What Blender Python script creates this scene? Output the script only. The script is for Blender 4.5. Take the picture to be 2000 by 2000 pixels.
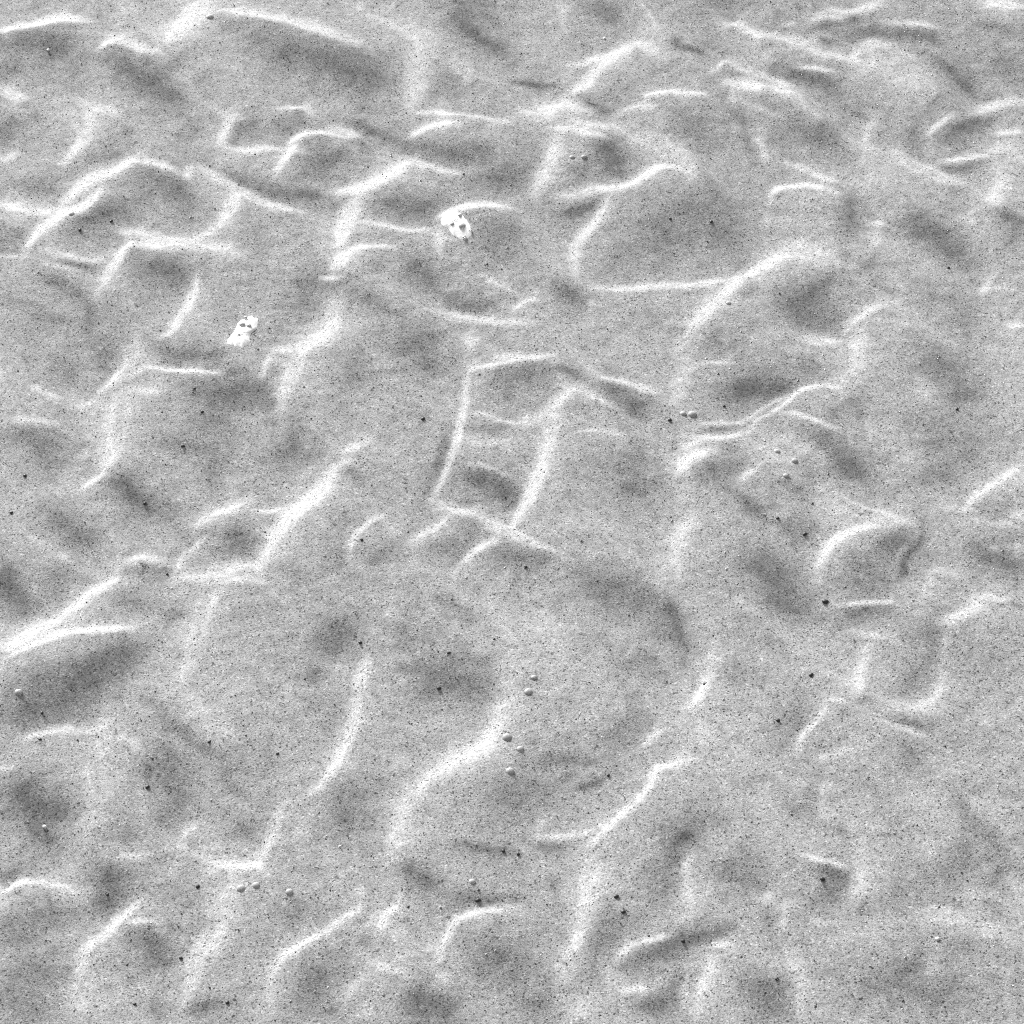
# Rippled wet sand on a beach at low tide, seen obliquely from standing height.
import bpy, math, random
import numpy as np

for o in list(bpy.data.objects):
    bpy.data.objects.remove(o)
scene = bpy.context.scene
R = math.radians

# ---------------------------------------------------------------- camera
CAM_H = 1.24                      # metres above the sand
DEPRESSION = 48.0                 # degrees below the horizon
FOV = 22.0
CAM_Y = -CAM_H / math.tan(R(DEPRESSION))
cam_data = bpy.data.cameras.new('camera')
cam_data.sensor_width = 36
cam_data.lens = 18 / math.tan(R(FOV / 2))
cam_data.clip_start = 0.02
cam_data.clip_end = 1000
cam = bpy.data.objects.new('camera', cam_data)
cam.location = (0, CAM_Y, CAM_H)
cam.rotation_euler = (R(90 - DEPRESSION), 0, 0)
scene.collection.objects.link(cam)
scene.camera = cam

# ---------------------------------------------------------------- sky and sun (bright haze, light from behind on the left)
SUN_EL, SUN_AZ = 20.0, 25.0       # elevation, degrees left of straight ahead
SUN_DIR = (-math.sin(R(SUN_AZ)) * math.cos(R(SUN_EL)), math.cos(R(SUN_AZ)) * math.cos(R(SUN_EL)), math.sin(R(SUN_EL)))
world = bpy.data.worlds.new('World')
scene.world = world
world.use_nodes = True
wn, wl = world.node_tree.nodes, world.node_tree.links
wn.clear()
sky = wn.new('ShaderNodeTexSky'); sky.sky_type = 'NISHITA'; sky.sun_disc = False
sky.sun_elevation = R(SUN_EL); sky.sun_rotation = R(-SUN_AZ)
sky.air_density = 1.0; sky.dust_density = 3.0
bw = wn.new('ShaderNodeRGBToBW')  # the photograph is black and white
bg = wn.new('ShaderNodeBackground'); bg.inputs['Strength'].default_value = 0.05
wo = wn.new('ShaderNodeOutputWorld')
wl.new(sky.outputs[0], bw.inputs[0]); wl.new(bw.outputs[0], bg.inputs['Color']); wl.new(bg.outputs[0], wo.inputs['Surface'])

sun_data = bpy.data.lights.new('sun', 'SUN')
sun_data.energy = 1.5
sun_data.angle = R(12)
sun_data.color = (1, 1, 1)
sun = bpy.data.objects.new('sun', sun_data)
from mathutils import Vector
sun.rotation_euler = Vector(SUN_DIR).to_track_quat('Z', 'Y').to_euler()
sun.location = (-1, 2, 2)
scene.collection.objects.link(sun)

scene.view_settings.view_transform = 'Standard'
scene.view_settings.look = 'None'
scene.view_settings.gamma = 1
scene.view_settings.use_curve_mapping = False
scene.view_settings.exposure = 2.62
scene.cycles.filter_width = 1.0
scene.cycles.use_denoising = False

# ---------------------------------------------------------------- pixel <-> ground
PW = 2000.0                       # the photograph is 2000 x 2000
F_PX = PW / 2 / math.tan(R(FOV / 2))
cd, sd = math.cos(R(DEPRESSION)), math.sin(R(DEPRESSION))
def project(x, y, z):
    dy, dz = y - CAM_Y, z - CAM_H
    depth = dy * cd - dz * sd
    up = dy * sd + dz * cd
    return PW / 2 + F_PX * x / depth, PW / 2 - F_PX * up / depth
def ground(px, py, z=0.0):
    a, b = (px - PW / 2) / F_PX, (PW / 2 - py) / F_PX
    dx, dy, dz = a, cd + b * sd, -sd + b * cd
    t = (z - CAM_H) / dz
    return dx * t, CAM_Y + dy * t

# ---------------------------------------------------------------- the relief, traced
# Ridges (B: a slope that faces the light) and hollows (D: a slope that faces away), traced in nine
# overlapping windows of the photograph; each window is 700 px and is drawn 1932 units wide.
# B/D  half width (or left/right)  strength  x,y ...
TRACE = {}
TRACE[(0, 0)] = '''
B 26/14 1 0,180 120,145 230,115 320,95 400,105 470,120
B 20 1 0,450 50,490 100,525 145,540
B 24/14 .85 530,270 580,225 640,215 720,250 800,285 840,280
B 55 .9 1130,0 1060,60 1000,130 900,190
B 35/20 .75 1130,50 1250,55 1400,80 1550,115 1700,155 1850,210 1932,240
B 18 .8 400,500 450,520 520,570 600,600 650,640
B 26 1 390,500 430,620 460,720 440,780 380,840 330,875
B 45 .5 440,540 490,620 500,700
B 26 .7 1180,600 1240,640 1200,740 1220,800
B 18 .7 1220,800 1330,815 1450,800 1520,810
B 16 .9 1500,590 1560,575 1640,565 1680,600 1710,640
B 22 .8 1480,950 1520,880 1560,820 1600,770
B 16 1 1540,790 1620,730 1720,700 1820,715 1920,740
B 30 .6 1540,800 1620,810
B 30 .6 0,870 60,840 110,850
B 28 1 0,1095 100,1115 200,1135 300,1130
B 30 .95 330,1100 450,990 600,920 720,850 790,825
B 26 1 130,1350 170,1300 250,1220 330,1150 450,1110 560,1010
B 18 .9 720,850 800,865 880,890 940,920
B 11/22 .95 1000,900 1060,890 1150,935 1230,985 1320,1035 1420,1085 1520,1115 1630,1145
B 30 .7 1000,920 1030,960
B 38 .6 1240,1000 1255,1080 1220,1160 1150,1230
B 25 1 660,1245 740,1250 820,1285 950,1295 1060,1280 1150,1240
B 30 .8 700,1310 850,1320 1000,1320 1150,1320 1300,1370
B 22 1 540,1580 560,1510 600,1440 660,1350 700,1310
B 14 .6 0,1395 80,1390 160,1380
B 20 .6 240,1345 360,1385 500,1400 600,1370
B 14 .5 220,1420 330,1440 440,1460
B 22 .9 1070,1460 1050,1560 1000,1660 940,1760 880,1810
B 40 .8 1820,1320 1850,1230 1880,1150 1932,1090
B 30 .8 1800,1440 1840,1380 1932,1340
B 16 .8 1820,1030 1880,1015 1932,1020
B 12 .8 1710,1490 1780,1500 1850,1490
B 40 .9 1790,1640 1800,1700 1760,1790 1650,1850 1500,1900
B 25 .6 700,1932 720,1860
D 60 .7 0,230 150,200 280,220 400,300
D 110 .4 0,330 150,350
D 50 .8 550,290 650,340 780,420 900,500 980,570
D 40 .6 900,320 960,380
D 30 .5 1200,130 1400,110 1600,150
D 80 .7 1400,220 1600,270 1800,330 1932,400
D 50 .5 0,780 60,700 50,600
D 30 .8 1260,760 1300,700 1400,650
D 50 .6 1480,740 1600,650 1680,640
D 70 .6 1600,950 1700,850 1850,830
D 30 .8 1150,910 1280,970 1450,1040 1600,1050 1750,1070 1830,1120
D 45 .9 370,1270 450,1190 580,1150 700,1120
D 60 .6 700,980 800,950 900,980 1000,1080 950,1120
D 40 .6 0,1350 80,1290 150,1230
D 60 .8 700,1420 850,1420 950,1480 1030,1500
D 60 .3 850,1570 700,1600
D 18 .7 280,1420 400,1430 520,1440
D 30 .6 200,1490 320,1530 430,1600 480,1700 490,1800 540,1870
D 120 .4 250,1650 200,1750
D 40 .6 1550,1520 1700,1530 1900,1530
D 50 .5 1620,1600 1660,1700
D 80 .35 1400,1200 1320,1240
D 35 .6 840,1850 930,1900
D 40 .4 120,1000 150,1020 320,1020
D 40 .35 450,860 560,850 700,800
D 80 .25 1000,640 1100,680
'''
TRACE[(650, 0)] = '''
B 20 .6 130,50 170,10
B 24/40 .8 200,70 300,90 400,140 500,200 600,280
B 14/28 .8 600,280 700,370 800,450
B 45 .6 430,200 440,350 460,450 440,520 410,570
B 14 .8 450,605 600,605 750,610 900,635 980,650
B 20 .75 400,740 480,700 560,670 680,655
B 18 .5 1190,20 1240,60 1240,150
B 22 .9 1280,350 1380,330 1480,310 1560,275 1640,240 1720,270 1800,330
B 35 .8 1290,490 1370,440 1420,390 1470,340 1600,280
B 14 1 1670,525 1760,510 1850,495 1932,515
B 28 .75 1000,620 1100,610 1200,570 1250,550 1300,570 1400,600
B 30 .7 1080,650 1160,620 1230,590
B 20 .7 1500,620 1580,590 1680,580 1750,575
B 20 .9 1180,690 1260,695 1350,710 1450,725
B 20 .6 1250,650 1450,670 1550,660
B 35 .8 1520,650 1620,700 1720,760 1820,820 1900,890 1932,930
B 40 .9 1100,1030 1120,960 1170,880 1200,800 1210,740
B 25 .85 1210,1050 1320,1040 1450,1020 1580,1000 1680,940 1760,890 1850,880 1932,900
B 30 .9 1480,1060 1440,1160 1370,1240 1320,1300 1310,1380 1310,1490
B 16 .85 1400,1545 1550,1555 1700,1545 1830,1535 1932,1540
B 20 .5 1400,1600 1390,1670
B 35 .9 0,1040 120,1020 220,980 320,930 440,860
B 12/20 .85 400,840 480,880 580,905 680,940
B 40 .85 140,1050 100,1130 80,1190 50,1270 20,1340
B 14 .85 150,1185 260,1205 400,1235 540,1230
B 14 .8 70,1360 130,1335 220,1325 340,1335
B 30 .8 30,1440 60,1390
B 18 .95 550,1190 580,1160 680,1120 780,1105 860,1100 960,1125
B 30 .6 560,1200 570,1280 580,1360
B 12 .75 800,1475 880,1520 990,1585
B 10 .8 960,1680 1030,1630 1080,1610 1120,1625
B 22 .75 500,1660 620,1690 720,1710 850,1725 1000,1735 1080,1740
B 28 .65 740,1780 740,1860 730,1900
B 20 .8 850,1932 1000,1920 1190,1915
B 18 .95 0,690 60,715 130,740
D 40 .8 640,50 700,130 800,210 900,270 950,330
D 80 .5 600,30 700,20 900,100
D 14 .9 950,440 1050,450 1120,465 1200,455
D 50 .6 1380,50 1480,60 1540,120
D 90 .7 0,280 60,360 200,400 320,420
D 60 .5 550,400 650,420 560,500
D 30 .5 130,550 180,600
D 25 .7 30,640 150,680 330,770
D 35 .8 330,760 480,800 650,830 800,870
D 40 .6 700,780 820,810 780,850
D 60 .7 800,990 950,950 1080,880
D 25 .7 1330,520 1420,570 1490,600
D 55 .95 1420,760 1500,830 1540,920 1580,950
D 45 .6 1300,930 1400,950
D 30 1 1240,1150 1330,1140 1440,1080
D 50 .5 1850,600 1920,680 1932,760
D 130 .5 1700,1150 1800,1250 1900,1300
D 100 .3 1550,1300 1560,1400
D 50 .7 220,1080 350,1100 500,1120 600,1060
D 30 .6 0,1090 20,1160
D 30 .4 230,1290 350,1290
D 45 .9 400,1390 480,1470 520,1540
D 40 .4 180,1430 280,1430
D 35 .7 560,1590 640,1610 750,1660 870,1650
D 120 .45 820,1350 900,1260 950,1400
D 40 .8 1200,1530 1300,1600 1370,1620
D 30 .5 150,750 200,820
D 50 .5 0,830 40,860
D 35 .5 50,1530 150,1600 280,1660 400,1700
D 100 .5 350,1850 450,1820 560,1760
D 12 .8 1840,200 1880,250
'''
TRACE[(1300, 0)] = '''
B 14 .9 330,130 390,125 440,155 500,185 560,195
B 10 .9 570,190 610,170
B 10 .8 630,130 670,125 690,145
B 20 1 590,200 680,215 760,245 850,290 930,310 1000,320
B 25 .95 800,95 870,70 950,80 1030,65 1110,25 1180,0
B 22 1 1700,0 1800,20 1932,40
B 18 .6 1160,115 1280,120 1400,130 1480,150
B 35 1 1000,340 1030,280 1080,250 1150,255 1230,280 1290,340 1350,410 1410,480 1440,510
B 60 .55 1050,400 1100,330 1200,320 1280,420 1340,460
B 14 1 240,395 290,350 330,310 400,350 480,390 560,420 640,460 710,510 760,580 830,630
B 30 1 560,440 690,500
B 30 .9 310,450 400,445 480,460 560,450
B 20 .5 350,480 370,560
B 10 .6 440,560 520,590 590,620
B 12 .8 720,360 800,365 900,385
B 16 1 0,495 100,505 210,510
B 20 1 0,800 60,840 130,910 190,970
B 20 .9 0,880 80,890 150,930
B 20 .6 500,700 520,780 540,870
B 12 .9 640,870 720,900 800,940 910,980
B 15 .95 560,1100 580,1040 640,1015 740,1005 850,1010 930,1045
B 25 .4 550,1150 540,1250
B 25 .7 1150,640 1100,670 1085,750 1130,790
B 18 1 1170,790 1230,820 1300,870 1400,920 1500,970 1600,1005
B 70 .35 1080,950 1130,980
B 16 .9 1410,750 1450,690 1500,650 1550,630
B 25 .75 1640,620 1720,585 1800,560 1932,545
B 16 .8 1770,725 1850,710 1932,710
B 14 .95 1510,875 1600,860 1730,840
B 28 .9 1740,830 1800,800 1870,820 1932,860
B 40 .5 1820,770 1890,770
B 50 .6 1800,900 1800,1000 1760,1060 1680,1080
B 12 .7 1110,1210 1140,1200 1180,1220
B 25 .5 1120,1230 1140,1300 1170,1340
B 14 .4 1200,1160 1240,1130
B 16 1 0,1550 100,1545 220,1525 330,1505
B 38 .9 330,1500 430,1480 520,1440 620,1380 690,1350 780,1370 880,1410 930,1440
B 40 .9 430,1480 330,1570 250,1640 180,1720 120,1800
B 50 .5 100,1830 60,1900
B 18 .8 740,1780 820,1830 940,1840
B 22 .85 960,1800 1010,1740 1080,1680 1160,1655 1200,1680
B 45 .6 1030,1760 1040,1850 1040,1932
B 16 .5 1130,1710 1250,1740 1320,1760
B 16 .6 1700,1600 1740,1520 1770,1490
B 14 .5 1700,1570 1780,1550 1880,1560
B 16 .7 1830,1760 1932,1750
B 30 .5 1640,1090 1650,1200 1670,1240
D 30 .5 180,10 400,20
D 12 .8 700,20 740,60
D 14 .8 40,200 60,250 150,265 220,300
D 22 .7 760,170 860,140 960,120 1080,110
D 14 .8 820,190 870,225 930,240
D 30 .9 1000,170 1100,190 1250,180 1400,190 1480,240
D 25 .9 1450,300 1530,370 1610,460 1700,530
D 25 .5 1650,120 1800,140 1880,190
D 80 .35 1750,300 1900,400
D 15 .6 340,370 380,395 430,390
D 35 .8 490,390 600,400 720,405 850,430 930,500
D 25 .6 480,510 540,540 640,600
D 25 .6 170,350 260,450 330,560 400,650 440,760 480,880
D 80 .4 60,720 150,700 200,850
D 60 .6 600,700 750,690 900,780 950,830
D 12 .7 1020,600 1080,640
D 40 .7 960,1030 1000,1100 980,1250 950,1280
D 120 .5 0,1170 150,1130 300,1270 250,1350
D 20 .6 350,1480 440,1390
D 40 .6 1330,650 1350,760 1370,830
D 35 .8 1500,750 1580,700 1650,670 1780,640
D 40 .4 1440,820 1470,830
D 20 .9 1480,910 1570,915 1700,880
D 25 .6 1430,540 1460,560
D 60 .85 1250,1210 1370,1220 1480,1280 1570,1370 1620,1430
D 25 .95 1770,1130 1840,1170 1932,1200
D 50 .6 1870,1240 1910,1270
D 40 .7 1060,1410 1120,1470
D 40 .5 970,1370 980,1400
D 55 .9 600,1660 720,1640 820,1560 900,1500
D 50 .6 700,1780 850,1720 930,1790
D 14 .6 1110,1520 1240,1590
D 100 .4 1400,1700 1550,1620 1650,1800
D 20 .5 1600,1750 1640,1860
D 60 .4 380,1560 500,1550
D 60 .4 230,1830 300,1760
'''
TRACE[(0, 650)] = '''
B 25 .95 700,0 710,90 690,180 620,260 540,330
B 14 .7 660,230 740,200 780,175
B 12 .9 790,170 900,190 1050,200 1190,215
B 26/50 1 690,280 660,380 640,500 630,600 600,700 570,750
B 30 .6 720,300 850,310
B 16 .7 570,760 490,810 440,840
B 12 .7 170,280 250,330 330,365
B 25 .5 400,410 480,390 560,360
B 25 .5 0,480 150,470 300,490
B 18 .7 1480,100 1430,180 1410,260
B 25 .9 1470,110 1560,80 1640,50 1720,10
B 35 1 1640,60 1600,150 1560,240 1530,330 1520,400
B 20 .5 1680,470 1690,530
B 22 .95 1860,640 1932,600
B 28 .7 1010,1040 1100,1000 1200,960 1290,920 1340,880
B 12 .8 1370,950 1450,960 1540,940
B 40 1 1880,690 1800,740 1740,850 1650,920 1580,980 1510,1040 1470,1110 1430,1200 1400,1260
B 22 .85 1100,1100 1030,1150 990,1220 940,1320
B 22 .8 690,1230 780,1220 880,1245
B 40 .85 930,1330 1020,1320 1130,1300 1230,1270 1380,1250
B 22 .7 1180,1330 1300,1320 1420,1340
B 26/45 1 1190,1370 1140,1440 1100,1530 1070,1640 1040,1740 1010,1840
B 10 .7 180,1090 250,1140 330,1200 400,1260
B 28 .85 640,1330 560,1370 480,1410 400,1480 320,1530
B 20 .5 170,1330 190,1410
B 40 1 0,1720 80,1680 170,1610 260,1570 320,1550
B 24/14 .95 0,1790 90,1740 180,1680 280,1640 400,1610 550,1605 740,1595
B 20 .6 1880,1180 1900,1120 1932,1080
B 30 .4 1830,1760 1800,1830
D 45 .6 480,10 560,70 580,180 560,300
D 130 .35 250,200 430,250
D 30 .7 830,60 900,100 1050,120 1250,100
D 70 .8 1030,300 1200,330 1350,290 1450,360 1460,430
D 90 .5 1000,420 1150,480 1250,450
D 70 .7 0,560 120,540 230,580 370,620
D 70 .5 150,680 350,690
D 40 .55 850,580 1000,610 1150,650 1130,800 1130,890
D 60 .6 1520,540 1580,560 1560,640 1450,680
D 50 .9 560,780 660,820 760,920 840,970 870,1000
D 50 .75 220,960 320,1020 430,1090 530,1130 590,1150
D 70 .8 1200,1050 1300,1120 1230,1180
D 20 .5 1440,1090 1420,1150
D 30 .7 700,1290 800,1280 900,1300 870,1360
D 60 .9 0,1220 50,1350 120,1450 170,1540
D 60 .5 200,1400 330,1330 400,1330
D 40 .6 560,1420 700,1450 800,1500
D 40 .5 900,1500 990,1530
D 60 .95 380,1860 550,1780 700,1720 800,1690
D 80 .6 150,1900 300,1850
D 80 .6 1700,1750 1800,1640 1900,1560
D 50 .6 1650,1830 1720,1810
D 25 .5 1000,1690 960,1850
D 30 .6 1800,680 1890,780
D 60 .4 1850,1050 1880,980
D 20 .5 1560,1300 1660,1340
'''
TRACE[(650, 650)] = '''
B 30 .6 740,0 740,80
B 16 .95 740,210 780,190 870,175 960,150 1060,130 1180,130
B 10 .6 1180,130 1215,180
B 14 .95 780,150 740,200 720,280 710,380 700,440 680,520 660,600 630,690 600,770 570,830 540,880
B 10 .7 770,430 840,440 920,480 1000,495
B 35 .5 1000,490 1100,460 1160,400
B 28 .9 1170,470 1190,400 1240,335 1320,290
B 12 .8 1310,270 1380,320 1450,365 1510,400
B 26/40 .95 1200,400 1190,520 1160,640 1120,760 1080,860 1030,940 990,1020
B 14 .6 1320,520 1420,520 1560,545
B 14 .85 1460,240 1560,260 1660,290 1740,325
B 22 .9 60,640 130,600 210,565
B 12 .55 170,730 190,800 220,850
B 20 .7 1870,760 1900,700 1932,640
B 14 .5 720,700 830,720 950,770
B 20 .3 670,580 850,590 1000,570
B 12/26 .85 540,880 640,940 760,960 830,1000 900,1040 1000,1085 1080,1130 1200,1180 1260,1210
B 22 .85 420,1140 480,1090 550,1040 640,970
B 10 .5 390,1160 370,1220
B 14 .75 90,1180 120,1110 180,1040 270,990
B 20 .5 85,1190 100,1250
B 20 .9 650,1310 680,1250 740,1190 810,1140 890,1110
B 50 .55 650,1320 720,1420 800,1470 850,1540 900,1640 940,1750 930,1850 950,1932
B 9/18 .9 1120,1480 1210,1540 1290,1590 1340,1650 1400,1710 1450,1800 1520,1920
B 80 .25 1000,1500 1200,1650 1350,1800
B 45 .8 1830,1150 1820,1250 1840,1380
B 30 .5 1932,1040 1860,1080
B 20 .4 270,1530 330,1500
B 30 .85 180,1760 150,1840 130,1932
B 14 .4 1640,1670 1590,1740
D 80 .6 300,50 430,80 480,150 400,180
D 80 .4 60,150 200,200
D 50 .6 850,240 1000,220 1150,200
D 40 .6 900,330 1000,320
D 18 .8 1200,170 1300,220 1370,250
D 40 .9 1430,290 1550,330 1640,410 1680,450
D 20 .5 700,510 850,520 960,500
D 28 .7 620,500 600,620 560,740 500,850 440,960
D 60 .3 470,440 490,460
D 40 .3 1090,670 1110,690
D 55 .95 680,760 800,780 900,830 960,880 930,960
D 25 .7 80,700 120,760 190,850
D 40 .3 340,1000 360,1000
D 50 .6 680,1010 760,1050 700,1130 550,1180
D 14 .6 380,1170 400,1270
D 45 .75 850,1180 1000,1200 1150,1210 1200,1240
D 60 .4 980,1280 1020,1280
D 80 .6 1270,1260 1350,1320 1500,1400 1650,1400 1750,1480 1850,1580
D 30 1 1790,1400 1840,1500 1880,1560
D 110 .45 1500,700 1600,750 1650,900
D 40 .7 580,1440 700,1490 750,1560
D 80 .4 300,1590 450,1600
D 40 .6 800,1750 850,1870
D 120 .3 480,1800 520,1800
D 90 .5 1700,1700 1600,1850
D 60 .4 1300,1650 1450,1700
D 25 .6 1830,610 1850,630
D 40 .5 0,1120 50,1230 80,1300
D 40 .6 280,1170 220,1250
D 60 .6 0,1590 20,1610
'''
TRACE[(1300, 650)] = '''
B 40 .55 60,120 110,140 100,220 60,300 30,350
B 10 .6 150,165 260,160 390,165
B 18 .75 740,20 830,50 940,50
B 45 .7 1030,10 1040,120 1010,200 980,230
B 10 .75 200,490 320,480 430,465 480,440 560,390 640,350 720,310
B 14 .85 100,560 220,560 340,560 440,520 490,475 560,440 640,385 730,310 850,285 920,300 980,340
B 12 .8 590,425 700,440 800,470 870,500 940,545
B 35 .9 80,760 100,690 170,650 250,640
B 30 .6 70,660 120,610 220,570
B 60 .5 480,500 550,600 680,620 780,650 850,700
B 18 .7 400,810 440,760 510,715
B 12/30 .9 820,780 900,860 980,930 1080,960 1200,980 1310,1025
B 55 .55 800,800 850,900 950,990
B 25 .95 830,1320 830,1240 880,1150 950,1090 1050,1040 1150,1025 1300,1030
B 22 .55 1060,460 1090,540 1130,640
B 20 .5 1340,230 1390,280 1420,350
B 28 .85 1600,960 1650,900 1730,840 1830,770 1932,680
B 14 .8 1760,1030 1880,1040
B 25 .7 1880,990 1932,970
B 16 .5 1730,1140 1800,1170
B 20 .5 1890,1120 1910,1210
B 45 .75 140,1020 80,1080 60,1180 70,1260
B 50 .45 50,1300 60,1400 170,1500 200,1600 240,1700
B 10 .75 370,1410 420,1470 480,1525
B 12 .75 900,1470 1000,1460 1100,1450 1240,1445
B 12 .8 1430,1290 1470,1275 1540,1310 1580,1350
B 35 .5 1440,1290 1410,1370 1380,1440
B 25 .8 1590,1400 1660,1440 1760,1430 1840,1440
B 35 .85 1490,1560 1580,1520 1680,1470 1740,1440
B 30 .5 1520,1600 1500,1700 1480,1800
B 20 .5 990,1590 1060,1620 1200,1640
B 30 .7 1090,1690 1060,1800 1030,1900
B 28 .65 260,1650 260,1760 230,1900
B 20 .4 520,1720 530,1800
D 50 .95 300,330 450,300 580,300 700,250
D 50 .5 700,180 850,180
D 14 .6 160,545 280,520 370,510
D 25 .6 960,320 1030,380 1080,540 1130,680
D 50 .95 720,520 860,590 950,700 1050,770 1110,800
D 50 .5 880,400 920,460
D 80 .6 1350,200 1500,170 1620,300 1720,370
D 110 .4 1400,500 1550,600 1700,600
D 40 .5 1330,790 1400,780 1480,760 1590,800
D 60 .7 180,740 320,730 360,800
D 30 .8 380,850 450,940 550,1000
D 28 .7 580,790 680,820 760,900 800,960
D 60 .5 600,1000 750,1080 800,1050
D 90 .8 420,1230 520,1250 600,1340 680,1400 740,1430
D 40 .7 500,1400 620,1470 800,1530
D 40 .9 1150,1150 1280,1080
D 60 .5 930,1370 1100,1300 1000,1180
D 16 .9 1380,1020 1380,1120 1300,1200 1270,1310 1200,1350
D 35 .8 960,1530 1080,1500 1200,1490
D 40 1 0,1440 50,1560 80,1640 110,1740
D 50 .5 1850,960 1800,930
D 50 .8 1650,1160 1750,1190 1850,1250 1932,1290
D 20 1 1890,1230 1910,1250
D 60 .7 1320,1600 1450,1620 1470,1700 1400,1800
D 70 .4 370,1800 390,1800
D 30 .4 560,1640 570,1720
D 12 .5 1600,900 1590,950
D 10 .7 1840,1440 1932,1490
D 100 .3 1620,1750 1660,1750
'''
TRACE[(0, 1300)] = '''
B 60 .9 980,0 1030,30
B 40 .5 1020,100 1100,250 1180,340 1260,390
B 25 .8 100,395 230,380 370,350 500,340 580,290
B 40 .9 550,310 530,420 510,560 520,680 510,830
B 25 .55 620,360 700,400 760,470
B 20 .5 0,545 80,560
B 25 .9 1932,280 1870,390 1800,520 1740,630 1670,690
B 25 .85 1510,740 1490,800 1470,920 1430,1030
B 20 .4 1510,740 1600,720
B 25 .7 1080,850 1010,900 980,950 1010,1010
B 35 .8 1090,1020 1150,1080 1280,1090 1420,1080
B 60 .6 1220,1130 1220,1250 1200,1380
B 20 .6 610,1040 700,1030 800,1020
B 18 .85 0,1240 60,1190 140,1155 250,1165 330,1190 420,1220
B 25 .5 0,1280 40,1260
B 25 .9 760,1270 680,1340 620,1390 560,1460 460,1520 440,1600 420,1700 400,1780
B 16 .55 650,1390 750,1380 870,1390
B 40 .6 440,1780 450,1880
B 28 .95 1220,1380 1170,1460 1120,1520 1060,1570 1050,1680 1020,1790
B 30 .7 1100,1430 1070,1540
B 22 .95 1932,1310 1830,1370 1760,1430 1650,1500 1540,1570 1490,1640 1460,1720 1460,1870
B 25 .6 1900,1720 1870,1820
B 20 .7 0,50 20,0
D 90 .8 0,260 100,270 230,240 350,160 500,60 620,30
D 28 .7 790,180 870,230 950,330 1050,430 1150,460 1200,510 1220,610 1290,700 1400,770
D 14 .8 760,500 800,560 800,640
D 25 .9 785,655 795,655
D 80 .6 850,400 900,550 950,700 880,850
D 80 .9 0,600 120,680 230,790 400,750
D 50 .9 150,850 250,920 300,970
D 60 .5 0,790 20,810
D 50 .5 650,900 720,880
D 25 .9 0,1130 60,1110 120,1090
D 60 .9 500,1080 560,1110 620,1190 590,1260 500,1330
D 80 .6 350,1320 200,1350 150,1420 30,1480
D 65 .85 700,1440 800,1490 880,1560 940,1590
D 100 .5 350,1600 200,1680 60,1800 300,1840
D 50 .6 1250,900 1320,880 1380,950
D 40 .6 770,1120 790,1120
D 35 .6 990,1130 1010,1130
D 120 .3 1350,500 1450,450
D 90 .45 1570,1430 1580,1300
D 30 .8 1010,1880 1080,1850 1180,1820
D 90 .55 1800,1600 1700,1700 1650,1850
D 25 .5 820,1780 860,1900
D 60 .4 1880,850 1920,860
'''
TRACE[(650, 1300)] = '''
B 28 .9 180,0 150,120 120,260 90,370 40,500 0,570
B 45 .85 950,50 960,150 920,250 870,350 830,430 740,480 640,520 560,590 480,650 400,720
B 55 .65 400,700 370,780 350,900 340,1000
B 30 .5 280,1060 300,1080
B 8 .8 1450,10 1510,110 1560,190
B 25 .8 1880,230 1932,240
B 22 .8 1670,440 1710,390 1790,350
B 20 .95 1932,510 1830,530 1740,550 1720,630 1670,690 1610,750 1530,820 1460,890 1400,950 1340,1000
B 50 .75 1340,1010 1380,1100 1370,1250 1350,1380
B 32 .8 1350,1380 1310,1480 1270,1550 1260,1640 1280,1720
B 18 .65 1110,920 1200,930 1300,910 1380,890 1450,850
B 30 .4 1130,830 1110,920
B 22 .85 560,1600 580,1530 620,1450 650,1390 740,1345 850,1320 1000,1300
B 20 .6 570,1640 620,1700
B 20 .8 370,1220 340,1290 280,1340 260,1400 230,1460
B 14 .6 130,1180 160,1240
B 22 .6 200,1590 280,1620 380,1650
B 20 .4 500,1550 560,1500
B 25 .6 70,1800 90,1730 170,1680
B 30 .7 160,1830 170,1932
B 18 .75 1510,1610 1540,1560 1620,1500 1720,1470 1830,1450
B 35 .6 1300,1750 1320,1830 1310,1932
B 25 .55 1550,1750 1740,1740
B 14 .75 1900,1050 1900,1150 1920,1250
B 25 .5 1900,1700 1890,1850
D 90 .6 400,30 550,50 750,100 850,180
D 40 .5 20,150 0,300
D 100 .55 0,850 100,750 200,680
D 40 .5 240,770 260,770
D 30 .7 1100,520 1230,500 1350,510 1420,520
D 20 .7 1250,610 1300,570
D 16 .9 1300,670 1400,640 1480,590
D 110 .5 850,620 950,700 1050,730 900,800
D 22 .8 680,960 780,990 900,1000 1000,1010
D 28 .9 1090,970 1180,990 1280,970
D 35 .9 350,1060 430,1110 510,1170 590,1210
D 35 .8 600,1330 700,1270 850,1280 1000,1260
D 40 .5 1150,1190 1230,1170
D 70 .5 1500,300 1600,340 1450,420
D 70 .6 1800,850 1850,970 1800,1100 1750,1250
D 30 .9 1850,950 1932,880
D 60 .6 1650,1390 1500,1400 1430,1510 1380,1600
D 110 .6 750,1500 900,1580 1000,1650 1050,1700
D 40 .5 150,1480 230,1450
D 30 .4 490,1350 550,1330
D 20 .5 240,1560 260,1560
D 75 .95 380,1780 480,1800 600,1850 660,1900
D 70 .5 1000,1850 1200,1800
D 45 .9 1600,1620 1750,1540 1900,1490
D 40 .5 1390,1690 1410,1690
D 40 .9 1640,1850 1740,1830 1830,1800
D 30 .7 0,1900 0,1840
'''
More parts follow.
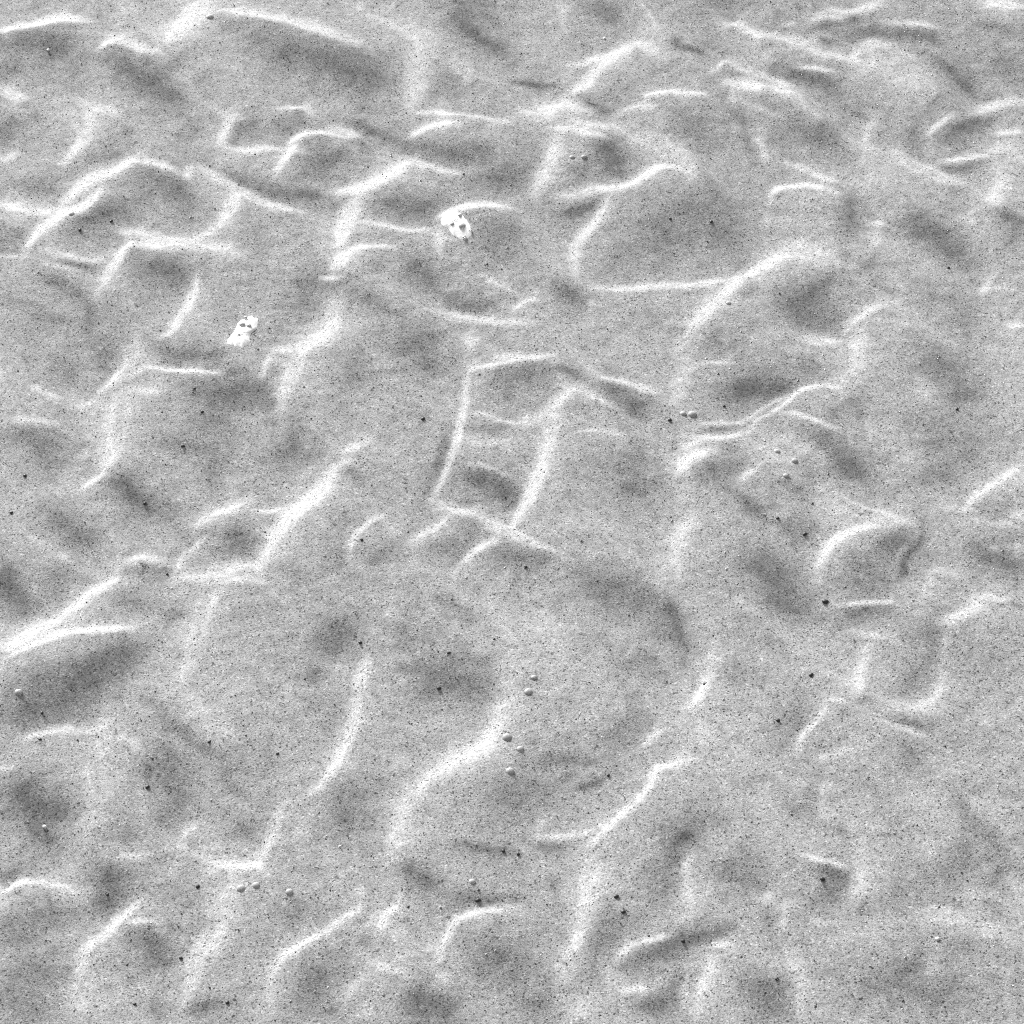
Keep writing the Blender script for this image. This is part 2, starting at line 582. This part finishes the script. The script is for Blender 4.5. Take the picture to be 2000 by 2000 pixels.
TRACE[(1300, 1300)] = '''
B 25 .8 240,30 200,140 130,230
B 25 .6 180,300 200,380 220,450
B 30 .7 0,540 80,510 160,510
B 14/24 .85 870,180 850,250 810,300 750,350 720,420 740,490
B 12 .8 870,185 960,195
B 16 .5 740,490 850,480 980,455 1060,445
B 35 .7 1070,0 1050,80 1040,150
B 30 .65 1180,180 1300,220 1420,200 1480,130 1490,50
B 12 .85 1240,320 1320,350 1400,390 1460,450
B 40/26 .55 1460,450 1530,560 1620,690 1720,800 1820,930 1860,1050
B 25 .65 870,600 850,680 850,760 920,810
B 40 .6 990,850 1020,950 1050,1060 1060,1160 1000,1240
B 20 .4 1100,850 1200,870
B 10 .8 1320,900 1380,960 1430,1020 1470,1070
B 14 .7 740,1010 820,1045 900,1065 990,1090
B 22 .7 150,1010 110,1080 120,1180 140,1270 140,1340
B 25 .7 560,1210 560,1290
B 25 .5 580,1270 650,1340 620,1430
B 28 .65 600,1480 650,1560 700,1650 730,1750 740,1900
B 18 .75 230,1510 290,1500 370,1490
B 30 .7 230,1530 240,1620 200,1720 170,1850 150,1932
B 20 .5 100,1740 105,1780
B 14/22 .95 1400,1310 1480,1280 1560,1310 1650,1360 1740,1430 1850,1500
B 40 .5 1380,1340 1450,1350 1600,1380
B 40 .4 1450,1550 1450,1700
B 60 .3 1900,1650 1800,1650
B 14 .4 800,1360 880,1400
D 20 .6 1130,190 1010,190
D 25 .7 1200,280 1380,330 1440,400
D 80 .5 1290,50 1380,80
D 45 .5 750,210 680,350 620,450
D 90 .5 1250,430 1330,480 1250,560
D 40 .85 1480,520 1560,640 1640,780 1730,900 1800,1020 1810,1100 1740,1180
D 100 .5 1550,950 1650,1120
D 45 .8 60,960 150,870 240,800
D 45 .5 620,720 740,780 830,680
D 20 .8 880,880 960,900 1000,990 1020,1090
D 80 .5 280,1080 420,1150 350,1200
D 50 .85 770,1070 880,1110 950,1150 870,1230 800,1270
D 35 .6 1030,1290 1080,1330
D 60 .5 1200,1230 1330,1230
D 35 .95 0,1500 100,1470 300,1430 350,1410
D 25 .6 480,1240 540,1330 580,1450 640,1560 690,1680 710,1800
D 90 .8 440,1700 560,1780 500,1880
D 50 .7 30,1850 50,1700
D 110 .6 1000,1750 1200,1700 1350,1650 1480,1750 1200,1800
D 90 .4 1880,1600 1932,1700
D 60 .3 1900,680 1900,720
D 60 .3 1710,450 1730,450
D 50 .4 1750,1350 1780,1270
D 50 .4 1550,1500 1700,1540
'''
# ---------------------------------------------------------------- turning the trace into a map of slopes towards / away from the light
UNIT = 700 / 1932.0
def curve(pts, step):
    # Catmull-Rom through the traced points, sampled about every `step` pixels
    P = [2 * np.array(pts[0]) - np.array(pts[1])] + [np.array(p) for p in pts] + [2 * np.array(pts[-1]) - np.array(pts[-2])]
    out = []
    for i in range(1, len(P) - 2):
        p0, p1, p2, p3 = P[i - 1], P[i], P[i + 1], P[i + 2]
        n = max(2, int(np.linalg.norm(p2 - p1) / step) + 1)
        for t in np.arange(n) / n:
            out.append(.5 * ((2 * p1) + (-p0 + p2) * t + (2 * p0 - 5 * p1 + 4 * p2 - p3) * t * t + (-p0 + 3 * p1 - 3 * p2 + p3) * t ** 3))
    out.append(P[-2])
    return np.array(out)

def smooth_up(a, n):
    # bilinear enlargement of a square map to n x n
    m = a.shape[0]
    c = np.clip((np.arange(n) + .5) * m / n - .5, 0, m - 1.001)
    i = c.astype(int); f = c - i
    a = a[i] * (1 - f)[:, None] + a[i + 1] * f[:, None]
    return a[:, i] * (1 - f) + a[:, i + 1] * f

def trace_maps(n=1000):
    acc = {(k, r): np.zeros((r, r)) for k in 'BD' for r in (n, n // 4)}
    for (ox, oy), text in TRACE.items():
        for line in text.strip().splitlines():
            kind, w, amp, *pp = line.split()
            wl_, wr_ = (w.split('/') * 2)[:2] if '/' in w else (w, w)
            sl, sr = float(wl_) * UNIT * WIDTH[kind], float(wr_) * UNIT * WIDTH[kind]
            pts = [(ox + float(p.split(',')[0]) * UNIT, oy + float(p.split(',')[1]) * UNIT) for p in pp]
            big = min(sl, sr) > 16
            res = n // 4 if big else n
            cell = PW / res
            c = curve(pts, max(2.0, .4 * min(sl, sr)))
            tan = np.gradient(c, axis=0)
            tan /= np.linalg.norm(tan, axis=1)[:, None] + 1e-9
            s = np.concatenate([[0], np.cumsum(np.linalg.norm(np.diff(c, axis=0), axis=1))])
            L = s[-1] + 1e-6
            end = np.minimum(s, L - s)
            taper = np.clip(.45 + .55 * end / (.22 * L + 4), 0, 1)
            m = 6.0 * max(sl, sr)
            x0, x1 = int(max(0, (c[:, 0].min() - m) / cell)), int(min(res, (c[:, 0].max() + m) / cell + 1))
            y0, y1 = int(max(0, (c[:, 1].min() - m) / cell)), int(min(res, (c[:, 1].max() + m) / cell + 1))
            if x1 <= x0 or y1 <= y0: continue
            X, Y = np.meshgrid((np.arange(x0, x1) + .5) * cell, (np.arange(y0, y1) + .5) * cell)
            best = np.full(X.shape, 1e18); idx = np.zeros(X.shape, int)
            for j in range(len(c)):
                d = (X - c[j, 0]) ** 2 + (Y - c[j, 1]) ** 2
                k = d < best
                best[k] = d[k]; idx[k] = j
            side = tan[idx, 0] * (Y - c[idx, 1]) - tan[idx, 1] * (X - c[idx, 0])     # > 0: right of the path
            sg = np.where(side > 0, sr, sl) * (.6 + .4 * taper[idx])
            q = best / sg ** 2
            v = float(amp) * taper[idx] * (.55 * np.exp(-.5 * q) + .45 * np.exp(-.55 * np.sqrt(q)))
            a = acc[(kind, res)]
            a[y0:y1, x0:x1] += v ** 3
    out = {}
    for k in 'BD':
        fine = acc[(k, n)] + smooth_up(acc[(k, n // 4)], n)
        out[k] = np.minimum(fine ** (1 / 3), 1.1)
    return out['B'], out['D']
WIDTH = {'B': .78, 'D': .9}
BASE, UP, DOWN = .72, .23, .25
def soften(a, cells):
    r = int(3 * cells); k = np.exp(-.5 * (np.arange(-r, r + 1) / cells) ** 2); k /= k.sum()
    for ax in (0, 1):
        p = np.pad(a, [(r, r) if i == ax else (0, 0) for i in (0, 1)], 'edge')
        a = sum(w * np.take(p, range(i, i + a.shape[ax]), ax) for i, w in enumerate(k))
    return a
def tone_map():
    Bm, Dm = trace_maps()
    Bw, Dw = smooth_up(soften(Bm[::4, ::4], 3.5), 1000), smooth_up(soften(Dm[::4, ::4], 3.5), 1000)
    Bm = np.minimum(.8 * Bm + .6 * Bw, 1.1); Dm = .65 * Dm + .6 * Dw
    T = BASE + UP * Bm - DOWN * Dm * (1 - .75 * np.clip(Bm, 0, 1))
    return np.clip(T + .5 * (T - soften(T, 4)) + .3 * (T - smooth_up(soften(T[::4, ::4], 5), 1000)), .44, .95)

# ---------------------------------------------------------------- the relief: the height field whose slopes, lit by the sun, give that map
N = 1024
CELL = 0.0013
X0, Y0 = -N * CELL / 2, -N * CELL / 2 + 0.08
def reflect(p):
    p = np.mod(p, 2 * PW)
    return np.where(p > PW, 2 * PW - p, p)
def sample(img, px, py):
    n = img.shape[0]
    u = np.clip(px / PW * n - .5, 0, n - 1.001); v = np.clip(py / PW * n - .5, 0, n - 1.001)
    i, j = u.astype(int), v.astype(int); f, g = u - i, v - j
    return (img[j, i] * (1 - f) + img[j, i + 1] * f) * (1 - g) + (img[j + 1, i] * (1 - f) + img[j + 1, i + 1] * f) * g
# tone of a slope (p, q) at (x, y) on this sand under this sun, measured on a trial render:
# even skylight + diffuse sun + the broad sheen of the wet film
SDIR = (math.sin(R(SUN_AZ)), -math.cos(R(SUN_AZ)))
ALPHA = 0.6
COEF = [0.1492, 0.7256, 0.8319, -0.6621]
def shading_terms(p, q, x, y, alpha):
    nn = 1 / np.sqrt(1 + p * p + q * q)
    nx, ny, nz = -p * nn, -q * nn, nn
    vx, vy, vz = -x, CAM_Y - y, CAM_H
    vn = 1 / np.sqrt(vx * vx + vy * vy + vz * vz); vx, vy, vz = vx * vn, vy * vn, vz * vn
    lx, ly, lz = SUN_DIR
    hx, hy, hz = vx + lx, vy + ly, vz + lz
    hn = 1 / np.sqrt(hx * hx + hy * hy + hz * hz)
    nl = nx * lx + ny * ly + nz * lz
    nl = .5 * (nl + np.sqrt(nl * nl + .003))
    nh = np.clip((nx * hx + ny * hy + nz * hz) * hn, 0, 1)
    vh = (vx * hx + vy * hy + vz * hz) * hn
    a2 = alpha ** 2
    spec = nl * a2 / (nh * nh * (a2 - 1) + 1) ** 2 * (.02 + .98 * (1 - vh) ** 5) * 10
    return 1 + 0 * nl, nl, spec, spec * np.sqrt(spec)
def display(v):
    v = np.maximum(v, 1e-4)
    return np.where(v < .0031308, 12.92 * v, 1.055 * v ** (1 / 2.4) - .055)
def tone_of(p, q, x, y):
    def f(p, q): return display(sum(c * t for c, t in zip(COEF, shading_terms(p, q, x, y, ALPHA))))
    f0, e = f(p, q), 1e-3
    return f0, (f(p + e, q) - f0) / e, (f(p, q + e) - f0) / e
LAM, MU, MUT, EPS = 3e-8, 1e-3, 5e-3, 12.0

def solve(T, steps, inner, h, cell, gx, gy):
    n = h.shape[0]
    ky = np.fft.fftfreq(n)[:, None] * 2 * np.pi; kx = np.fft.rfftfreq(n)[None] * 2 * np.pi
    sx, sy = np.sin(kx) / cell, np.sin(ky) / cell
    lap = (2 * np.cos(kx) + 2 * np.cos(ky) - 4) / cell ** 2
    dx = lambda a: (np.roll(a, -1, 1) - np.roll(a, 1, 1)) / (2 * cell)
    dy = lambda a: (np.roll(a, -1, 0) - np.roll(a, 1, 0)) / (2 * cell)
    reg_k = LAM * lap ** 2 + MU * -lap + MUT * (sx * -SDIR[1] + sy * SDIR[0]) ** 2 + EPS
    reg = lambda a: np.fft.irfft2(np.fft.rfft2(a) * reg_k, (n, n))
    for it in range(steps):
        f, a, b = tone_of(dx(h), dy(h), gx, gy)
        r = f - T
        r = r - np.fft.irfft2(np.fft.rfft2(r) * np.exp(-.5 * .07 ** 2 * (kx ** 2 + ky ** 2) / cell ** 2), (n, n))
        def At(v): return -(dx(a * v) + dy(b * v))
        def M(v): return At(a * dx(v) + b * dy(v)) + reg(v)
        c = float(np.mean(a * a + b * b))
        pre = 1 / (c * (sx * SDIR[0] + sy * SDIR[1]) ** 2 + reg_k)
        P = lambda v: np.fft.irfft2(np.fft.rfft2(v) * pre, (n, n))
        g = -(At(r) + reg(h))
        d = np.zeros_like(h); z = P(g); p = z.copy(); gz = gz0 = np.sum(g * z)
        for k in range(inner):
            Mp = M(p)
            al = gz / np.sum(p * Mp)
            d += al * p; g -= al * Mp
            z = P(g); gz2 = np.sum(g * z)
            if gz2 < 1e-9 * gz0: break
            p = z + gz2 / gz * p; gz = gz2
        h = h + d
    return h

def relief():
    tone = tone_map()
    h = np.zeros((N // 2, N // 2))
    for n, rounds in ((N // 2, 4), (N, 2)):
        cell = N * CELL / n
        if h.shape[0] != n:
            k = np.fft.rfft2(h); big = np.zeros((n, n // 2 + 1), complex); m = h.shape[0] // 2
            big[:m, :m] = k[:m, :m]; big[-m:, :m] = k[-m:, :m]
            h = np.fft.irfft2(big, (n, n)) * 4
        gx, gy = np.meshgrid(X0 + np.arange(n) * cell, Y0 + np.arange(n) * cell)
        for _ in range(rounds):
            px, py = project(gx, gy, h)
            T = sample(tone, reflect(px), reflect(py))
            h = solve(T, 1 if n == N else 2, 14, h, cell, gx, gy)
    return h
ROUGH_SLOPE = .022
import time as _t
_t0 = _t.time()
H = relief()
# ROUGH: the small unevenness of the sand between the ridges, wavelengths of 4 to 40 mm
_rng = np.random.default_rng(7)
_ky, _kx = np.fft.fftfreq(N)[:, None] / CELL, np.fft.rfftfreq(N)[None] / CELL
_k = np.sqrt(_kx ** 2 + _ky ** 2) + 1e-6
_spec = _k ** -2.0 * (1 - np.exp(-(_k / 25) ** 4)) * np.exp(-(_k / 240) ** 2)
_n = np.fft.irfft2(np.fft.rfft2(_rng.standard_normal((N, N))) * _spec, (N, N))
_n *= ROUGH_SLOPE / np.std((np.roll(_n, -1, 0) - _n) / CELL)
H = H + _n
print('relief', round(_t.time() - _t0, 1), 's  min/max/std mm', H.min() * 1e3, H.max() * 1e3, H.std() * 1e3)

# ---------------------------------------------------------------- materials
def new_mat(name):
    m = bpy.data.materials.new(name); m.use_nodes = True
    nt = m.node_tree
    return m, nt, nt.nodes['Principled BSDF']
def noise(nt, co, scale, detail=2, rough=.5):
    n = nt.nodes.new('ShaderNodeTexNoise'); n.inputs['Scale'].default_value = scale
    n.inputs['Detail'].default_value = detail; n.inputs['Roughness'].default_value = rough
    nt.links.new(co, n.inputs['Vector']); return n.outputs['Fac']
def math_node(nt, op, a, b, c=None):
    n = nt.nodes.new('ShaderNodeMath'); n.operation = op
    for i, v in enumerate((a, b, c)):
        if v is None: continue
        if isinstance(v, (int, float)): n.inputs[i].default_value = v
        else: nt.links.new(v, n.inputs[i])
    return n.outputs[0]
def ramp(nt, fac, stops):
    n = nt.nodes.new('ShaderNodeValToRGB'); e = n.color_ramp.elements
    while len(e) < len(stops): e.new(.5)
    for i, (p, v) in enumerate(stops):
        e[i].position = p; e[i].color = (v, v, v, 1)
    nt.links.new(fac, n.inputs[0]); return n.outputs[0]

def sand_material():
    m, nt, b = new_mat('wet_sand')
    co = nt.nodes.new('ShaderNodeTexCoord').outputs['Object']
    # grains: fine and coarse, each grain of the coarse set with its own tint and a few dark minerals among them
    fine = noise(nt, co, 1100, 2, .7)
    speck = nt.nodes.new('ShaderNodeTexVoronoi'); speck.inputs['Scale'].default_value = 1000
    nt.links.new(co, speck.inputs['Vector'])
    tint = nt.nodes.new('ShaderNodeSeparateColor'); nt.links.new(speck.outputs['Color'], tint.inputs[0])
    patch = noise(nt, co, 16, 4, .6)
    streak = noise(nt, co, 130, 3, .65)
    g1 = ramp(nt, fine, [(.30, .08), (.39, .17), (.45, .245), (.52, .265), (.7, .29)])
    g2 = ramp(nt, tint.outputs[0], [(0, .16), (.035, .5), (.12, .85), (.9, 1.1), (1, 1.5)])
    g3 = ramp(nt, patch, [(.3, .93), (.7, 1.06)])
    g4 = ramp(nt, streak, [(.25, .72), (.5, 1.0), (.75, 1.16)])
    col = math_node(nt, 'MULTIPLY', math_node(nt, 'MULTIPLY', g1, g2), math_node(nt, 'MULTIPLY', g3, g4))
    nt.links.new(col, b.inputs['Base Color'])
    b.inputs['Roughness'].default_value = .75
    b.inputs['IOR'].default_value = 1.33
    bump = nt.nodes.new('ShaderNodeBump'); bump.inputs['Strength'].default_value = 1
    bump.inputs['Distance'].default_value = .00024
    hgt = math_node(nt, 'ADD', fine, math_node(nt, 'MULTIPLY', streak, 1.1))
    nt.links.new(hgt, bump.inputs['Height'])
    nt.links.new(bump.outputs[0], b.inputs['Normal'])
    return m
SAND = sand_material()

# ---------------------------------------------------------------- the sand: one sheet, fine where the relief is traced, stretching to the horizon
def axis(lo, hi, c0, grow=1.1, n=92):
    mid = c0 + CELL * np.arange(int(round((lo - c0) / CELL)), int(round((hi - c0) / CELL)) + 1)
    st = CELL * grow ** np.arange(1, n + 1)
    return np.concatenate([mid[0] - np.cumsum(st)[::-1], mid, mid[-1] + np.cumsum(st)]), np.concatenate([st[::-1], np.full(len(mid), CELL), st])
def height(x, y):
    u = np.mod((x - X0) / CELL, N); v = np.mod((y - Y0) / CELL, N)
    i, j = u.astype(int) % N, v.astype(int) % N; f, g = u - np.floor(u), v - np.floor(v)
    i2, j2 = (i + 1) % N, (j + 1) % N
    return (H[j, i] * (1 - f) + H[j, i2] * f) * (1 - g) + (H[j2, i] * (1 - f) + H[j2, i2] * f) * g
def grid_mesh(name, xs, ys, Z):
    nx, ny = len(xs), len(ys)
    co = np.empty((ny, nx, 3), np.float32)
    co[..., 0] = xs[None]; co[..., 1] = ys[:, None]; co[..., 2] = Z
    k = np.arange((ny - 1) * nx).reshape(ny - 1, nx)[:, :-1]
    q = np.stack([k, k + 1, k + nx + 1, k + nx], -1).reshape(-1, 4).astype(np.int32)
    me = bpy.data.meshes.new(name)
    me.vertices.add(nx * ny); me.vertices.foreach_set('co', co.ravel())
    me.loops.add(q.size); me.loops.foreach_set('vertex_index', q.ravel())
    me.polygons.add(len(q)); me.polygons.foreach_set('loop_start', np.arange(0, q.size, 4, dtype=np.int32))
    me.update(calc_edges=True)
    me.polygons.foreach_set('use_smooth', np.ones(len(q), bool))
    return me
xs, stx = axis(-.46, .46, X0)
ys, sty = axis(-.44, .60, Y0)
XX, YY = np.meshgrid(xs, ys)
fade = np.clip(1.3 - np.maximum(stx[None], sty[:, None]) / .03, 0, 1)
ZZ = height(XX, YY) * fade
sand = bpy.data.objects.new('sand', grid_mesh('sand', xs, ys, ZZ))
sand.data.materials.append(SAND)
sand['kind'] = 'structure'
sand['label'] = 'rippled wet grey sand with winding bright ridges'
scene.collection.objects.link(sand)

# ---------------------------------------------------------------- things lying on the sand
rnd = random.Random(11)
def on_sand(px, py):
    z = 0.0
    for _ in range(6):
        x, y = ground(px, py, z)
        z = float(height(np.array([x]), np.array([y]))[0])
    return x, y, z
def plain(name, value, rough, trans=0.0):
    m, nt, b = new_mat(name)
    co = nt.nodes.new('ShaderNodeTexCoord').outputs['Object']
    nt.links.new(ramp(nt, noise(nt, co, 900, 2), [(.3, value * .8), (.7, value * 1.1)]), b.inputs['Base Color'])
    b.inputs['Roughness'].default_value = rough
    b.inputs['Transmission Weight'].default_value = trans
    b.inputs['IOR'].default_value = 1.33
    return m
FOAM = plain('foam_white', .72, .5)
FILM = plain('bubble_film', .45, .25, .35)
DARK = plain('dark_mineral', .035, .5)
PALE = plain('pale_mineral', .6, .45)
def link(name, verts, faces, mat, parent=None, smooth=True):
    me = bpy.data.meshes.new(name); me.from_pydata(verts, [], faces); me.materials.append(mat)
    me.polygons.foreach_set('use_smooth', [smooth] * len(faces)); me.update()
    o = bpy.data.objects.new(name, me); scene.collection.objects.link(o); o.parent = parent
    return o
def tag(o, label, cat, group=None):
    o['label'] = label; o['category'] = cat
    if group: o['group'] = group
def dome(r, h, rings=4, seg=14):
    v = [(0, 0, h)]; f = []
    for i in range(1, rings + 1):
        a = math.pi / 2 * i / rings
        for k in range(seg):
            t = 2 * math.pi * k / seg
            v.append((r * math.sin(a) * math.cos(t), r * math.sin(a) * math.sin(t), h * math.cos(a)))
    for k in range(seg): f.append((0, 1 + k, 1 + (k + 1) % seg))
    for i in range(rings - 1):
        for k in range(seg):
            a, b = 1 + i * seg, 1 + (i + 1) * seg
            f.append((a + k, b + k, b + (k + 1) % seg, a + (k + 1) % seg))
    n = len(v); v.append((0, 0, -.0004))                 # closed underneath, a little below the surface
    last = 1 + (rings - 1) * seg
    for k in range(seg): f.append((last + k, n, last + (k + 1) % seg))
    return v, f
def foam(cx, cy, outline, bubbles, label):
    x0, y0, z0 = on_sand(cx, cy)
    root = bpy.data.objects.new('foam_patch', None); root.location = (x0, y0, z0); scene.collection.objects.link(root)
    tag(root, label, 'sea foam', 'drying patches of sea foam')
    n, rings = 48, 7
    pts = curve(outline + outline[:1], 3)
    ang = np.arctan2(pts[:, 1] - cy, pts[:, 0] - cx); rad = np.hypot(pts[:, 1] - cy, pts[:, 0] - cx)
    o = np.argsort(ang); th = np.linspace(-math.pi, math.pi, n, endpoint=False)
    rr = np.interp(th, ang[o], rad[o], period=2 * math.pi) * (1 + .07 * np.array([rnd.uniform(-1, 1) for _ in th]))
    v, f = [], []
    for i in range(rings + 1):
        for k in range(n):
            q = i / rings
            x, y, z = on_sand(cx + rr[k] * q * math.cos(th[k]), cy + rr[k] * q * math.sin(th[k]))
            v.append((x - x0, y - y0, z - z0 + .0016 * (1 - q ** 3) - .0004 + (.0002 * rnd.uniform(-1, 1) if 0 < i < rings else 0)))
    for i in range(rings):
        for k in range(n):
            a, b = i * n, (i + 1) * n
            f.append((a + k, b + k, b + (k + 1) % n, a + (k + 1) % n))
    link('froth', v, f, FOAM, root)
    for bx, by, r in bubbles:
        x, y, z = on_sand(bx, by)
        dv, df = dome(r, r * .55)
        b = link('bubble', dv, df, FILM, root); b.location = (x - x0, y - y0, z - z0 + .0009)
foam(886, 436, [(862, 414), (885, 408), (905, 420), (918, 432), (926, 456), (910, 470), (890, 464), (874, 448), (860, 438)],
     [(903, 443, .0027), (884, 439, .0017), (898, 422, .0014), (907, 465, .0014), (919, 452, .0012)],
     'pale round foam patch with a ring of bubbles on a ridge crest')
foam(470, 655, [(492, 612), (506, 620), (504, 640), (492, 652), (488, 672), (474, 680), (452, 676), (438, 672), (450, 654), (460, 640), (470, 622)],
     [(473, 636, .0022), (486, 638, .0017), (466, 656, .0014), (480, 622, .0014)],
     'pale slanting foam patch stretched across a dark hollow')
SPOTS = [(410, 33, 9), (140, 418, 7), (1117, 307, 6), (1141, 306, 7), (1352, 809, 9), (1334, 808, 7), (1517, 882, 7), (1552, 900, 7),
         (1535, 929, 6), (36, 1352, 8), (471, 1735, 8), (500, 1729, 7), (565, 1742, 7), (1032, 1351, 8), (990, 1440, 9), (1016, 1463, 7),
         (996, 1506, 8), (1043, 1323, 6), (1423, 592, 6), (922, 1722, 6)]
for px, py, r in SPOTS:
    x, y, z = on_sand(px, py)
    dv, df = dome(r * .00032, r * .00017)
    b = link('air_bubble', dv, df, FILM); b.location = (x, y, z - .0001)
    tag(b, 'tiny clear air bubble sitting on the wet sand', 'bubble', 'single air bubbles on the sand')
def pebble(r):
    v, f = [], []
    for i, (h, s) in enumerate(((-.55, .55), (-.1, 1), (.35, .8))):
        for k in range(7):
            t = 2 * math.pi * k / 7 + .3 * i; q = r * s * rnd.uniform(.82, 1.15)
            v.append((q * math.cos(t) * 1.25, q * math.sin(t), r * h))
    v += [(0, 0, -.7 * r), (0, 0, .62 * r)]
    for i in (0, 1):
        for k in range(7): f.append((i * 7 + k, i * 7 + (k + 1) % 7, i * 7 + 7 + (k + 1) % 7, i * 7 + 7 + k))
    for k in range(7): f += [(21, (k + 1) % 7, k), (22, 14 + k, 14 + (k + 1) % 7)]
    return v, f
GRAINS = [(217, 432), (156, 449), (22, 1001), (49, 929), (379, 759), (395, 804), (357, 871), (326, 1121), (283, 983), (706, 1054), (1027, 1107),
          (704, 1255), (876, 1275), (826, 818), (1308, 820), (857, 1344), (1519, 1012), (1572, 1043), (1869, 799), (1414, 793), (1584, 1318),
          (82, 1392), (263, 1961), (444, 1958), (353, 1871), (386, 1731), (409, 1449), (542, 1472), (210, 1747), (78, 1444), (983, 1662),
          (1012, 1668), (934, 1758), (1188, 1514), (1519, 1407), (1606, 1717), (1334, 1838), (1517, 1912), (1376, 1336), (1852, 523),
          (1389, 433), (1309, 427), (288, 1537), (1203, 1751), (1217, 1781)]
def grain(px, py, r, name, mat, label, cat, group):
    x, y, z = on_sand(px, py)
    v, f = pebble(r)
    o = link(name, v, f, mat); o.location = (x, y, z + r * .1); o.rotation_euler = (0, 0, rnd.uniform(0, 6.28))
    tag(o, label, cat, group)
for px, py in GRAINS:
    grain(px, py, rnd.uniform(.0009, .0014), 'dark_grain', DARK, 'small black mineral grain lying on the pale sand', 'sand grain', 'dark grains scattered on the sand')
grain(1612, 1175, .0019, 'dark_pebble', DARK, 'largest black pebble, below the small leaf-shaped mound', 'pebble', None)
for px, py in ((94, 98), (87, 1615), (1831, 1834), (1180, 75)):
    grain(px, py, .0013, 'pale_grain', PALE, 'small white shell grain lying on grey sand', 'shell grain', 'white shell grains on the sand')

# loose coarse grains over the whole surface, too many to count: real geometry, one object
rg = np.random.default_rng(3); NG = 26000
gx_, gy_ = rg.uniform(-.46, .46, NG), rg.uniform(-.42, .58, NG)
gr = rg.uniform(.00025, .00055, NG) * (1 + .6 * (rg.random(NG) > .95))
octa = np.array([(1, 0, 0), (0, 1, 0), (-1, 0, 0), (0, -1, 0), (0, 0, .8), (0, 0, -.8)])
tri = np.array([(0, 1, 4), (1, 2, 4), (2, 3, 4), (3, 0, 4), (1, 0, 5), (2, 1, 5), (3, 2, 5), (0, 3, 5)])
vv = octa[None] * gr[:, None, None] * rg.uniform(.7, 1.3, (NG, 6, 1))
ca, sa = np.cos(rg.uniform(0, 6.28, NG)), np.sin(rg.uniform(0, 6.28, NG))
vx = vv[..., 0] * ca[:, None] - vv[..., 1] * sa[:, None] + gx_[:, None]
vy = vv[..., 0] * sa[:, None] + vv[..., 1] * ca[:, None] + gy_[:, None]
vz = vv[..., 2] + height(gx_, gy_)[:, None]
allv = np.stack([vx, vy, vz], -1).reshape(-1, 3); allf = (tri[None] + 6 * np.arange(NG)[:, None, None]).reshape(-1, 3)
def loose_material():
    m, nt, b = new_mat('loose_grains')
    geo = nt.nodes.new('ShaderNodeNewGeometry')
    nt.links.new(ramp(nt, geo.outputs['Random Per Island'], [(0, .02), (.45, .09), (.6, .22), (.97, .34), (1, .7)]), b.inputs['Base Color'])
    b.inputs['Roughness'].default_value = .5
    return m
lg = link('loose_grains', allv.tolist(), allf.tolist(), loose_material(), None, False)
lg['kind'] = 'stuff'
